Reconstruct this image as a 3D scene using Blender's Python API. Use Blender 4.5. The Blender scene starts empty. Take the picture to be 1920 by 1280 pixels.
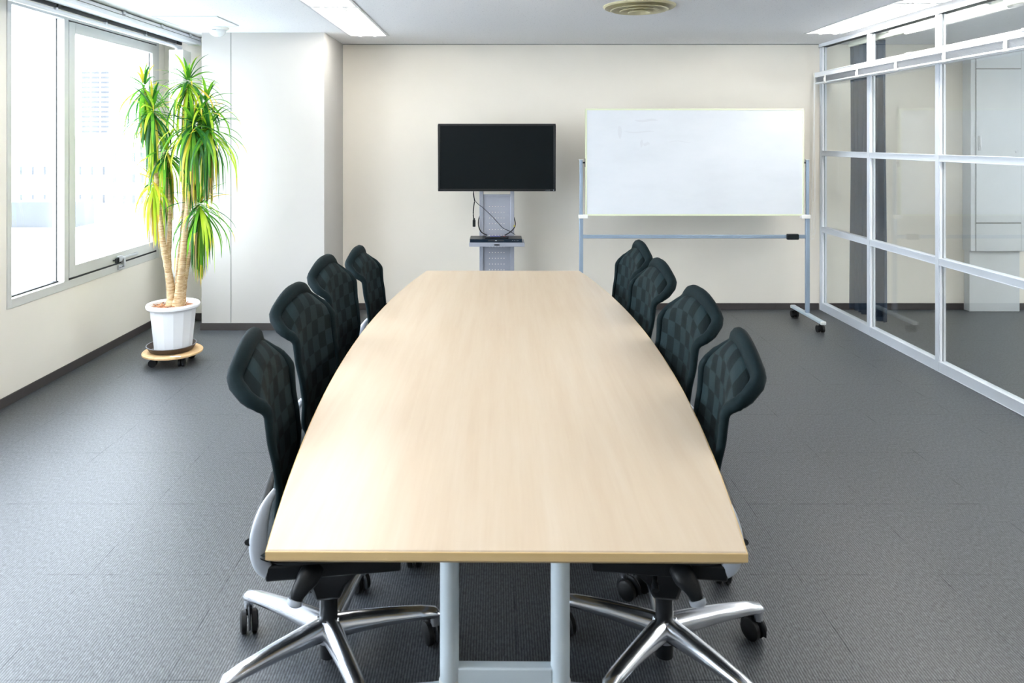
import bpy, bmesh, math, random
from mathutils import Vector, Matrix, Euler
random.seed(7)
sc = bpy.context.scene
COL = sc.collection
R = math.radians
PI = math.pi

# ------------------------------------------------------------------ camera, world, exposure
F = 1363.0            # focal length in pixels of a 1920 wide frame
CX, CY, H = 930.0, 262.0, 1.535
cam = bpy.data.cameras.new('camera'); cam_o = bpy.data.objects.new('camera', cam); COL.objects.link(cam_o)
cam.sensor_width = 36.0; cam.lens = F/1920*36.0
cam.shift_x = (960-CX)/1920; cam.shift_y = -(640-CY)/1920
cam_o.location = (0, 0, H); cam_o.rotation_euler = (R(90), 0, 0)
cam.clip_start = 0.05; cam.clip_end = 500
cam.dof.use_dof = True; cam.dof.focus_distance = 5.2; cam.dof.aperture_fstop = 7.0
sc.camera = cam_o

world = bpy.data.worlds.new('world'); sc.world = world; world.use_nodes = True
bg = world.node_tree.nodes['Background']
bg.inputs[0].default_value = (0.83, 0.905, 1.0, 1); bg.inputs[1].default_value = 8.6
sc.view_settings.view_transform = 'Standard'; sc.view_settings.look = 'None'
sc.view_settings.gamma = 1.0; sc.view_settings.use_curve_mapping = False
sc.view_settings.exposure = 0.74
TUBE = 19.0            # emission of the fluorescent tubes

# ------------------------------------------------------------------ materials
def srgb(r, g, b):
    f = lambda c: ((c/255)/12.92 if c/255 <= .04045 else ((c/255+.055)/1.055)**2.4)
    return (f(r), f(g), f(b), 1)

class NT:
    def __init__(s, name):
        s.m = bpy.data.materials.new(name); s.m.use_nodes = True
        s.t = s.m.node_tree; s.n = s.t.nodes; s.b = s.n['Principled BSDF']; s.out = s.n['Material Output']
    def new(s, t, **kw):
        n = s.n.new(t)
        for k, v in kw.items(): setattr(n, k, v)
        return n
    def link(s, a, b): s.t.links.new(a, b)
    def val(s, x):
        return x
    def math(s, op, a, b=None, c=None):
        n = s.new('ShaderNodeMath', operation=op)
        for i, x in enumerate((a, b, c)):
            if x is None: continue
            if isinstance(x, (int, float)): n.inputs[i].default_value = x
            else: s.link(x, n.inputs[i])
        return n.outputs[0]
    def mix(s, fac, a, b, blend='MIX'):
        n = s.new('ShaderNodeMix', data_type='RGBA', blend_type=blend)
        for i, x in ((0, fac), (6, a), (7, b)):
            if isinstance(x, (int, float)): n.inputs[i].default_value = x
            elif isinstance(x, tuple): n.inputs[i].default_value = x
            else: s.link(x, n.inputs[i])
        return n.outputs[2]
    def ramp(s, fac, stops):
        n = s.new('ShaderNodeValToRGB'); s.link(fac, n.inputs[0])
        e = n.color_ramp.elements
        while len(e) < len(stops): e.new(.5)
        for i, (p, c) in enumerate(stops):
            e[i].position = p; e[i].color = c if isinstance(c, tuple) else (c, c, c, 1)
        return n.outputs[0]
    def noise(s, vec, scale, detail=2, rough=.5):
        n = s.new('ShaderNodeTexNoise'); n.inputs['Scale'].default_value = scale
        n.inputs['Detail'].default_value = detail; n.inputs['Roughness'].default_value = rough
        if vec is not None: s.link(vec, n.inputs['Vector'])
        return n.outputs[0]
    def obj(s): return s.new('ShaderNodeTexCoord').outputs['Object']
    def pos(s): return s.new('ShaderNodeNewGeometry').outputs['Position']
    def scale(s, vec, sx, sy, sz):
        n = s.new('ShaderNodeMapping'); s.link(vec, n.inputs[0]); n.inputs['Scale'].default_value = (sx, sy, sz); return n.outputs[0]
    def bump(s, h, strength=.3, dist=.001):
        n = s.new('ShaderNodeBump'); n.inputs['Strength'].default_value = strength; n.inputs['Distance'].default_value = dist
        s.link(h, n.inputs['Height']); s.link(n.outputs[0], s.b.inputs['Normal'])

def mat(name, col, rough=.5, metal=0., spec=.5, noise=0., nscale=30, bump=0., bscale=200, coat=0.):
    k = NT(name); k.b.inputs['Roughness'].default_value = rough; k.b.inputs['Metallic'].default_value = metal
    k.b.inputs['Specular IOR Level'].default_value = spec
    k.b.inputs['Coat Weight'].default_value = coat
    v = k.obj()
    if noise:
        nz = k.noise(v, nscale, 3)
        lo = tuple(c*(1-noise) for c in col[:3])+(1,); hi = tuple(min(1, c*(1+noise)) for c in col[:3])+(1,)
        k.link(k.ramp(nz, [(.3, lo), (.7, hi)]), k.b.inputs['Base Color'])
    else: k.b.inputs['Base Color'].default_value = col
    if bump: k.bump(k.noise(v, bscale, 2), bump, .001)
    return k.m

M = {}
def wall_mat(name, c):
    k = NT(name); v = k.pos()
    big = k.noise(v, 1.3, 4, .6)
    col = k.ramp(big, [(.35, tuple(x*.965 for x in c[:3])+(1,)), (.65, c)])
    k.link(col, k.b.inputs['Base Color']); k.b.inputs['Roughness'].default_value = .75
    k.b.inputs['Specular IOR Level'].default_value = .25
    k.bump(k.noise(v, 350, 3, .6), .25, .0008)
    return k.m
M['wall'] = wall_mat('cream_wallpaper', srgb(235, 230, 220))
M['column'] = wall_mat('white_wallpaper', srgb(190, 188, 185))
M['wall_room'] = wall_mat('cream_wallpaper_next_room', srgb(236, 230, 214))

def ceiling_mat():
    k = NT('rockwool_ceiling'); v = k.pos()
    sp = k.noise(v, 75, 2, .7)
    specks = k.ramp(sp, [(.30, 0.0), (.36, 1.0)])
    fine = k.noise(v, 240, 2, .7)
    base = k.ramp(fine, [(.3, srgb(228, 229, 232)), (.7, srgb(246, 247, 249))])
    k.link(k.mix(specks, srgb(188, 191, 196), base), k.b.inputs['Base Color'])
    k.b.inputs['Roughness'].default_value = .95; k.b.inputs['Specular IOR Level'].default_value = .1
    k.bump(fine, .4, .001)
    return k.m
M['ceiling'] = ceiling_mat()

def carpet_mat():
    k = NT('carpet_tile'); v = k.pos()
    sep = k.new('ShaderNodeSeparateXYZ'); k.link(v, sep.inputs[0]); x, y = sep.outputs[0], sep.outputs[1]
    # loop rows about 8 mm apart running away from the camera
    rows = k.math('ABSOLUTE', k.math('SINE', k.math('MULTIPLY', x, PI/.0085)))
    loops = k.noise(k.scale(v, 210, 55, 1), 1.0, 2, .6)
    heather = k.noise(v, 70, 4, .75)
    big = k.noise(v, 1.6, 3)
    h = k.math('ADD', k.math('MULTIPLY', rows, .42), k.math('ADD', k.math('MULTIPLY', loops, .75), k.math('MULTIPLY', heather, .55)))
    col = k.ramp(k.math('MULTIPLY', h, .62), [(.30, srgb(11, 16, 20)), (.52, srgb(33, 38, 44)), (.78, srgb(92, 98, 104))])
    def seam(c, off):
        m_ = k.math('MODULO', k.math('ADD', c, 100-off), .5)
        d = k.math('MINIMUM', m_, k.math('SUBTRACT', .5, m_))
        return k.math('LESS_THAN', d, .0020)
    gaps = k.math('MULTIPLY', k.math('MAXIMUM', seam(x, .0625), seam(y, .066)), k.ramp(k.noise(v, 9, 3), [(.45, .06), (.62, .55)]))
    col = k.mix(k.math('MULTIPLY', big, .12), col, srgb(90, 92, 100))
    col = k.mix(gaps, col, srgb(38, 40, 44))
    k.link(col, k.b.inputs['Base Color']); k.b.inputs['Roughness'].default_value = .43
    sp_ = k.math('MULTIPLY', k.ramp(k.math('MULTIPLY', h, .62), [(.30, .42), (.75, 1.0)]), k.math('SUBTRACT', 1.0, k.math('MULTIPLY', gaps, 1.3)))
    k.link(k.math('MULTIPLY', sp_, 1.2), k.b.inputs['Specular IOR Level'])
    k.b.inputs['Sheen Weight'].default_value = .03; k.b.inputs['Sheen Roughness'].default_value = .5
    k.bump(h, .28, .002)
    return k.m
M['carpet'] = carpet_mat()

def wood_mat(name, a, b, c, rough=.33, axis='y'):
    k = NT(name); v = k.obj()
    s1 = k.scale(v, 26, 1.3, 26) if axis == 'y' else k.scale(v, 1.3, 26, 26)
    g = k.noise(s1, 1.0, 5, .62)
    s2 = k.scale(v, 210, 7, 210) if axis == 'y' else k.scale(v, 7, 210, 210)
    f = k.noise(s2, 1.0, 2, .6)
    col = k.ramp(g, [(.3, a), (.5, b), (.72, c)])
    col = k.mix(k.math('MULTIPLY', k.ramp(f, [(.45, 0.), (.7, 1.)]), .15), col, a)
    k.link(col, k.b.inputs['Base Color']); k.b.inputs['Roughness'].default_value = rough
    k.b.inputs['Specular IOR Level'].default_value = .45
    return k.m
M['maple'] = wood_mat('maple_laminate', srgb(188, 170, 148), srgb(193, 177, 156), srgb(197, 183, 164))
M['maple_edge'] = wood_mat('maple_edge_band', srgb(198, 168, 118), srgb(208, 180, 130), srgb(214, 187, 140), .45, 'x')
M['dolly_wood'] = wood_mat('dolly_wood', srgb(205, 165, 115), srgb(222, 186, 138), srgb(230, 200, 156), .5)
M['skirting'] = mat('dark_vinyl_skirting', srgb(62, 58, 58), .55, noise=.08, nscale=8)
M['alu'] = mat('anodised_aluminium', srgb(200, 201, 198), .42, .1, noise=.02, nscale=6)
M['alu_white'] = mat('white_painted_aluminium', srgb(236, 240, 246), .35, 0., .5, noise=.015, nscale=5)
M['alu_grey'] = mat('grey_blue_aluminium', srgb(205, 212, 221), .38, 0., noise=.02, nscale=6)
M['gasket'] = mat('black_rubber_gasket', srgb(24, 28, 32), .6)
M['chrome'] = mat('polished_aluminium', srgb(224, 227, 234), .24, 1.0, noise=.03, nscale=9)
M['silver'] = mat('silver_plastic', srgb(196, 203, 214), .35, .35, noise=.02, nscale=9)
M['table_leg'] = mat('silver_grey_paint', srgb(206, 218, 226), .38, .1, noise=.02, nscale=9)
M['leg_cap'] = mat('pale_grey_cap', srgb(225, 229, 230), .4)
M['black'] = mat('black_plastic', srgb(16, 20, 24), .42, 0, .3, noise=.1, nscale=20)
M['rubber'] = mat('black_rubber', srgb(14, 16, 19), .5, 0, .3, noise=.1, nscale=20)
M['fabric_rim'] = mat('dark_green_padded_rim', srgb(14, 28, 32), .72, 0, .10, noise=.12, nscale=60, bump=.4, bscale=900)
M['seat'] = mat('black_seat_fabric', srgb(28, 36, 40), .85, 0, .3, noise=.15, nscale=80, bump=.4, bscale=900)

def mesh_mat():
    k = NT('woven_back_mesh'); uv = k.new('ShaderNodeUVMap'); uv.uv_map = 'UVMap'
    sep = k.new('ShaderNodeSeparateXYZ'); k.link(uv.outputs[0], sep.inputs[0])
    u, v = sep.outputs[0], sep.outputs[1]
    ch = k.new('ShaderNodeTexChecker'); k.link(k.scale(uv.outputs[0], 7, 8, 1), ch.inputs[0]); ch.inputs['Scale'].default_value = 1
    ch.inputs[1].default_value = srgb(13, 24, 27); ch.inputs[2].default_value = srgb(31, 46, 50)
    wx = k.math('ABSOLUTE', k.math('SINE', k.math('MULTIPLY', u, 380)))
    wy = k.math('ABSOLUTE', k.math('SINE', k.math('MULTIPLY', v, 420)))
    w = k.math('MULTIPLY', wx, wy)
    k.link(k.mix(k.math('MULTIPLY', w, .35), ch.outputs[0], srgb(10, 18, 21)), k.b.inputs['Base Color'])
    k.b.inputs['Roughness'].default_value = .7; k.b.inputs['Specular IOR Level'].default_value = .10
    k.bump(w, .5, .0006)
    return k.m
M['mesh'] = mesh_mat()

def glass_mat(name, tint, refl=1.0):
    k = NT(name); k.n.remove(k.b)
    tr = k.new('ShaderNodeBsdfTransparent'); tr.inputs[0].default_value = tint
    gl = k.new('ShaderNodeBsdfGlossy'); gl.inputs['Roughness'].default_value = .0; gl.inputs[0].default_value = (1, 1, 1, 1)
    fr = k.new('ShaderNodeFresnel'); k.link(k.math('MULTIPLY_ADD', k.new('ShaderNodeNewGeometry').outputs['Backfacing'], 1/1.5-1.5, 1.5), fr.inputs[0])
    ms = k.new('ShaderNodeMixShader'); k.link(k.math('MULTIPLY', fr.outputs[0], refl), ms.inputs[0])
    k.link(tr.outputs[0], ms.inputs[1]); k.link(gl.outputs[0], ms.inputs[2]); k.link(ms.outputs[0], k.out.inputs[0])
    return k.m
M['glass'] = glass_mat('clear_glass', (.965, .98, .975, 1), 1.0)
M['glass_win'] = glass_mat('window_glass', (.98, .99, .99, 1), .9)

def emis(name, col, s):
    k = NT(name); k.b.inputs['Base Color'].default_value = col
    k.b.inputs['Emission Color'].default_value = col; k.b.inputs['Emission Strength'].default_value = s
    return k.m
M['tube'] = emis('fluorescent_tube', (1.0, .965, .90, 1), TUBE)
M['reflector'] = mat('white_enamel_reflector', srgb(244, 245, 246), .4)
M['lamp_frame'] = mat('grey_lamp_frame', srgb(205, 208, 212), .4, .2)
M['beige_vent'] = mat('aged_beige_enamel', srgb(203, 196, 160), .5, noise=.06, nscale=12)
M['white_plastic'] = mat('white_plastic', srgb(240, 240, 238), .4, noise=.01)
M['dome'] = mat('pearly_dome', srgb(226, 231, 236), .35)
M['pot'] = mat('white_glazed_plastic_pot', srgb(238, 240, 243), .3, noise=.012, nscale=8)
M['saucer'] = mat('brown_stained_saucer', srgb(70, 58, 52), .5, noise=.25, nscale=25)
M['saucer_rim'] = mat('grey_saucer_rim', srgb(130, 132, 138), .45)
M['mulch'] = mat('bark_mulch', srgb(160, 110, 75), .9, noise=.45, nscale=70, bump=.9, bscale=120)
M['board'] = None
def board_mat():
    k = NT('whiteboard_enamel'); v = k.obj()
    n1 = k.noise(k.scale(v, 2.2, 1, 6), 1.0, 4, .6)
    c = k.ramp(n1, [(.33, srgb(220, 225, 232)), (.5, srgb(223, 228, 235)), (.7, srgb(226, 230, 237))])
    k.link(c, k.b.inputs['Base Color']); k.b.inputs['Roughness'].default_value = .28
    return k.m
M['board'] = board_mat()
M['board_frame'] = mat('pale_lime_frame', srgb(226, 233, 205), .45)
M['smudge'] = mat('erased_marker_smudge', srgb(217, 221, 228), .32)
M['stand_blue'] = mat('blue_grey_paint', srgb(148, 166, 186), .4, .25, noise=.02)
M['stand_foot'] = mat('pale_blue_grey_foot', srgb(188, 202, 212), .4, .15)
M['tv_body'] = mat('black_tv_bezel', srgb(14, 18, 22), .3, noise=.05)
M['tv_screen'] = mat('dark_lcd_screen', srgb(9, 16, 19), .28, 0, .16)
M['tv_stand'] = mat('grey_tv_stand_paint', srgb(158, 162, 174), .42, .3, noise=.02)
M['player'] = mat('navy_black_player', srgb(18, 32, 46), .25)
M['player_top'] = mat('black_player_top', srgb(28, 32, 36), .35)
M['grey_dot'] = mat('pale_mark', srgb(170, 178, 186), .5)
M['blue_btn'] = mat('blue_buttons', srgb(110, 120, 200), .5)
M['red_btn'] = mat('pink_button', srgb(190, 90, 100), .5)
M['yellow'] = mat('yellow_tag', srgb(190, 180, 60), .5)
M['blind_slat'] = mat('grey_white_blind_slat', srgb(206, 211, 218), .4, .1)
M['blind_fabric'] = mat('white_blind_fabric', srgb(240, 240, 236), .8, bump=.3, bscale=500)
M['cream_metal'] = mat('cream_track', srgb(216, 218, 208), .45)
M['navy_curtain'] = mat('navy_curtain_cloth', srgb(52, 68, 88), .9, 0, .2, noise=.12, nscale=40, bump=.4, bscale=700)
M['cabinet'] = mat('pale_grey_enamel', srgb(205, 209, 212), .45, noise=.015, nscale=6)
M['cab_gap'] = mat('shadow_gap_rubber', srgb(120, 125, 122), .7)  # plain grey for seams, joints and grooves
M['chrome_s'] = mat('brushed_metal', srgb(200, 203, 208), .3, .8)

def bark():
    k = NT('pale_ringed_bark'); v = k.obj()
    n1 = k.noise(k.scale(v, 20, 20, 120), 1.0, 4, .7)
    n2 = k.noise(v, 18, 3, .6)
    c = k.ramp(n1, [(.32, srgb(150, 112, 70)), (.5, srgb(196, 170, 130)), (.7, srgb(226, 208, 178))])
    c = k.mix(k.ramp(n2, [(.5, 0.), (.7, .5)]), c, srgb(150, 120, 80))
    k.link(c, k.b.inputs['Base Color']); k.b.inputs['Roughness'].default_value = .85
    k.bump(n1, .8, .004)
    return k.m
M['bark'] = bark()

def leaf(name, a, b):
    k = NT(name); v = k.obj(); nz = k.noise(v, 7, 2)
    c = k.ramp(nz, [(.35, a), (.65, b)])
    k.link(c, k.b.inputs['Base Color']); k.b.inputs['Roughness'].default_value = .45
    tl = k.new('ShaderNodeBsdfTranslucent'); k.link(c, tl.inputs[0])
    ms = k.new('ShaderNodeMixShader'); ms.inputs[0].default_value = .38
    k.link(k.b.outputs[0], ms.inputs[1]); k.link(tl.outputs[0], ms.inputs[2]); k.link(ms.outputs[0], k.out.inputs[0])
    return k.m
M['leaf_green'] = leaf('green_leaf', srgb(70, 142, 40), srgb(122, 190, 50))
M['leaf_dark'] = leaf('dark_green_leaf', srgb(28, 92, 34), srgb(54, 124, 44))
M['leaf_lime'] = leaf('lime_leaf', srgb(168, 212, 40), srgb(200, 226, 66))
M['leaf_yellow'] = leaf('yellow_leaf', srgb(208, 200, 60), srgb(226, 196, 72))
M['leaf_dry'] = leaf('dry_leaf', srgb(190, 158, 108), srgb(214, 186, 140))

# ------------------------------------------------------------------ mesh helpers
class MB:
    def __init__(s): s.bm = bmesh.new(); s.mats = []; s.uv = None
    def mi(s, m):
        if m is None: return 0
        if m not in s.mats: s.mats.append(m)
        return s.mats.index(m)
    def box(s, x0, x1, y0, y1, z0, z1, m=None, M4=None):
        P = [(x, y, z) for z in (z0, z1) for y in (y0, y1) for x in (x0, x1)]
        if M4 is not None: P = [M4 @ Vector(p) for p in P]
        v = [s.bm.verts.new(p) for p in P]; i = s.mi(m)
        for f in ((0, 2, 3, 1), (4, 5, 7, 6), (0, 1, 5, 4), (2, 6, 7, 3), (0, 4, 6, 2), (1, 3, 7, 5)):
            fc = s.bm.faces.new([v[j] for j in f]); fc.material_index = i
        return s
    def tube(s, pts, r, seg=12, m=None, caps=True, flat=1.0, up=(0, 0, 1)):
        """sweep an ellipse (r across, r*flat along 'up') along pts; r may be a list"""
        pts = [Vector(p) for p in pts]; n = len(pts); i_m = s.mi(m); rings = []
        rs = r if isinstance(r, (list, tuple)) else [r]*n
        fl = flat if isinstance(flat, (list, tuple)) else [flat]*n
        U = Vector(up)
        for i in range(n):
            t = (pts[min(i+1, n-1)]-pts[max(i-1, 0)]).normalized()
            a = t.cross(U)
            if a.length < 1e-3: a = t.cross(Vector((1, 0, 0)))
            a.normalize(); b = a.cross(t).normalized()
            rings.append([s.bm.verts.new(pts[i]+a*rs[i]*math.cos(2*PI*k/seg)+b*rs[i]*fl[i]*math.sin(2*PI*k/seg)) for k in range(seg)])
        for i in range(n-1):
            for k in range(seg):
                f = s.bm.faces.new((rings[i][k], rings[i][(k+1) % seg], rings[i+1][(k+1) % seg], rings[i+1][k])); f.material_index = i_m; f.smooth = True
        if caps:
            for rg in (rings[0][::-1], rings[-1]):
                f = s.bm.faces.new(rg); f.material_index = i_m
        return s
    def lathe(s, prof, c=(0, 0, 0), seg=32, m=None, ax='z', ang=0., caps=True):
        i_m = s.mi(m); rings = []
        for r, h in prof:
            rg = []
            for k in range(seg):
                a = 2*PI*k/seg+ang; p = (r*math.cos(a), r*math.sin(a), h)
                if ax == 'x': p = (p[2], p[0], p[1])
                elif ax == 'y': p = (p[1], p[2], p[0])
                rg.append(s.bm.verts.new((p[0]+c[0], p[1]+c[1], p[2]+c[2])))
            rings.append(rg)
        for i in range(len(rings)-1):
            for k in range(seg):
                f = s.bm.faces.new((rings[i][k], rings[i][(k+1) % seg], rings[i+1][(k+1) % seg], rings[i+1][k])); f.material_index = i_m
        for rg, pr in ((rings[0][::-1], prof[0]), (rings[-1], prof[-1])):
            if caps and pr[0] > 1e-5: f = s.bm.faces.new(rg); f.material_index = i_m
        return s
    def cyl(s, p0, p1, r, seg=16, m=None, r1=None):
        return s.tube([p0, p1], [r, r if r1 is None else r1], seg, m)
    def build(s, name, m, parent=None, bevel=0., smooth=True, angle=35, bseg=2, xf=None):
        bmesh.ops.remove_doubles(s.bm, verts=s.bm.verts, dist=1e-6)
        bmesh.ops.recalc_face_normals(s.bm, faces=s.bm.faces)
        if xf is not None: bmesh.ops.transform(s.bm, matrix=xf, verts=s.bm.verts)
        me = bpy.data.meshes.new(name); s.bm.to_mesh(me); s.bm.free()
        if s.mats:
            for q in s.mats: me.materials.append(M[q])
        else: me.materials.append(M[m])
        if smooth:
            for p in me.polygons: p.use_smooth = True
            me.set_sharp_from_angle(angle=R(angle))
        o = bpy.data.objects.new(name, me); COL.objects.link(o)
        if parent is not None: o.parent = parent
        if bevel:
            b = o.modifiers.new('bevel', 'BEVEL'); b.width = bevel; b.segments = bseg; b.limit_method = 'ANGLE'; b.angle_limit = R(40)
        return o

def tag(o, label=None, cat=None, group=None, kind=None):
    if label: o['label'] = label
    if cat: o['category'] = cat
    if group: o['group'] = group
    if kind: o['kind'] = kind
    return o
def empty(name, loc=(0, 0, 0), rz=0., **kw):
    o = bpy.data.objects.new(name, None); COL.objects.link(o); o.location = loc; o.rotation_euler = (0, 0, rz)
    o.empty_display_size = .1
    return tag(o, **kw)
def children(o): return [c for c in bpy.data.objects if c.parent == o]
def copy_tree(o, parent=None):
    c = o.copy(); COL.objects.link(c); c.parent = parent
    for ch in children(o): copy_tree(ch, c)
    return c
def catmull(P, n=8):
    P = [Vector(p) for p in P]; out = []
    for i in range(len(P)-1):
        p0, p1, p2, p3 = P[max(i-1, 0)], P[i], P[i+1], P[min(i+2, len(P)-1)]
        for k in range(n):
            t = k/n
            out.append(.5*((2*p1)+(-p0+p2)*t+(2*p0-5*p1+4*p2-p3)*t*t+(-p0+3*p1-3*p2+p3)*t**3))
    out.append(P[-1]); return out
def lerp1(x, tab):
    for (a, fa), (b, fb) in zip(tab, tab[1:]):
        if x <= b: 
            t = max(0, (x-a)/(b-a)); t2 = t*t*(3-2*t)*.4+t*.6
            return fa+(fb-fa)*t2
    return tab[-1][1]
def at_y(px, py, y):          # where the picture shows a point that stands y metres away
    return Vector(((px-CX)*y/F, y, H-(py-CY)*y/F))

# ------------------------------------------------------------------ the room
XL, XR, YF, YB, ZC = -2.825, 2.95, 6.58, -2.6, 2.40
XE = 7.6                       # east end of the neighbouring room
T = .12
S = 'structure'
b = MB().box(XL-T, XE+T, YB-T, YF+T, -.12, 0); tag(b.build('floor', 'carpet', smooth=False), kind=S)

def yl(px): return F*XL/(px-CX)
W1 = (yl(12), yl(297))         # window seen in the photo, along y
WZ = (.555, 2.36)
WZs = {True: WZ, False: (.22, 2.36)}  # unseen windows get a lower sill to throw more light on the floor
wins = [W1, (W1[0]-2.08, W1[0]-.22), (W1[0]-4.16, W1[0]-2.30)]
b = MB()
ys = [YB-T]
for a, c in sorted(wins):
    b.box(XL-T, XL, ys[-1], a, 0, ZC); b.box(XL-T, XL, a, c, 0, WZs[a > 4][0]); b.box(XL-T, XL, a, c, WZ[1], ZC); ys.append(c)
b.box(XL-T, XL, ys[-1], 6.2+T, 0, ZC)
tag(b.build('wall_left', 'wall', smooth=False), kind=S)
b = MB().box(XL-T, XE+T, YF, YF+T, 0, ZC+.1); tag(b.build('wall_back', 'wall', smooth=False), kind=S)
b = MB().box(XL, -2.375, 6.2, YF, 0, ZC); tag(b.build('wall_recess', 'wall', smooth=False), kind=S)
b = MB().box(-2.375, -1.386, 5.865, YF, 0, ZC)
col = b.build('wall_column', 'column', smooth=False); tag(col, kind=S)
MB().box(-2.1415, -2.1365, 5.8638, 5.87, .06, ZC-.001).build('panel_joint', 'cab_gap', col, smooth=False)
b = MB().box(XL-T, XE+T, YB-T, YB, 0, ZC+.1); tag(b.build('wall_front', 'wall', smooth=False), kind=S)
EW_added = [(4.2, 6.0)]  # unseen window, added so daylight brightens the neighbouring room
b = MB().box(XE, XE+T, YB, 4.2, 0, ZC+.1).box(XE, XE+T, 6.0, YF, 0, ZC+.1)
for a, c in EW_added: b.box(XE, XE+T, a, c, 0, .75).box(XE, XE+T, a, c, 2.3, ZC+.1)
tag(b.build('wall_east', 'wall_room', smooth=False), kind=S)

# skirting boards
def skirting(name, segs):
    b = MB()
    for q in segs: b.box(*q)
    tag(b.build(name, 'skirting', bevel=.002), kind=S)
SK = .058
skirting('baseboard_left', [(XL, XL+.009, YB, 6.2, 0, SK)])
skirting('baseboard_recess', [(XL+.009, -2.375, 6.191, 6.2, 0, SK)])
skirting('baseboard_column', [(-2.384, -1.377, 5.856, 5.865, 0, SK), (-1.386, -1.377, 5.865, YF, 0, SK), (-2.384, -2.375, 5.865, 6.191, 0, SK)])
skirting('baseboard_back', [(-1.377, XR-.03, YF-.009, YF, 0, SK), (XR+.03, 4.23, YF-.009, YF, 0, SK), (4.69, XE, YF-.009, YF, 0, SK)])

# ceiling with openings for the recessed lights
LW = .155
lamps = [(3.9, 4.4), (3.9, 3.05), (5.3, 4.4), (5.3, 3.05), (6.7, 4.4), (-1.055, 6.04), (-1.055, 4.72), (-1.055, 3.40), (-1.055, 2.08), (-1.055, .76),  # first five: out-of-view lamps added to brighten the neighbouring room
         (2.665, 5.91), (2.665, 4.59), (2.665, 3.27), (2.665, 1.95), (2.665, .63)]
LL = 1.31
holes = [(x-LW, x+LW, y-LL, y) for x, y in lamps]
xs = sorted({XL-T, XE+T} | {round(h[i], 4) for h in holes for i in (0, 1)})
yy = sorted({YB-T, YF+T} | {round(h[i], 4) for h in holes for i in (2, 3)})
b = MB()
for x0, x1 in zip(xs, xs[1:]):
    run = None
    for y0, y1 in zip(yy, yy[1:]):
        mx, my = (x0+x1)/2, (y0+y1)/2
        inside = any(h[0] < mx < h[1] and h[2] < my < h[3] for h in holes)
        if inside:
            if run is not None: b.box(x0, x1, run, y0, ZC, ZC+.05); run = None
        elif run is None: run = y0
    if run is not None: b.box(x0, x1, run, yy[-1], ZC, ZC+.05)
tag(b.build('ceiling', 'ceiling', smooth=False), kind=S)
# slab above so no daylight enters round the lamp bodies
tag(MB().box(XL-T, XE+T, YB-T, YF+T, ZC+.16, ZC+.3).build('ceiling_slab', 'wall', smooth=False), kind=S)
tag(MB().box(XL-T, XL-T+.02, YB-T, YF+T, ZC, ZC+.16).build('trim_slab_edge', 'wall', smooth=False), kind=S)
# fine dark joint where ceiling meets the far wall
tag(MB().box(-1.386, XR-.03, YF-.004, YF, ZC-.006, ZC-.001).build('trim_ceiling_joint', 'cab_gap', smooth=False), kind=S)

# access hatch in the ceiling
h = empty('ceiling_hatch', (-2.18, 5.30, ZC), label='square access hatch outlined in the ceiling beside the domed sensor', cat='hatch')
MB().box(-.215, .215, -.205, .205, -.004, -.001).build('panel', 'ceiling', h, smooth=False)
b = MB()
for q in ((-.23, .23, .208, .216), (-.23, .23, -.216, -.208)): b.box(*q, -.005, -.0005)
for q in ((-.23, -.219, -.208, .208), (.219, .23, -.208, .208)): b.box(*q, -.006, -.0005)
b.build('frame', 'lamp_frame', h, smooth=False)

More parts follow.
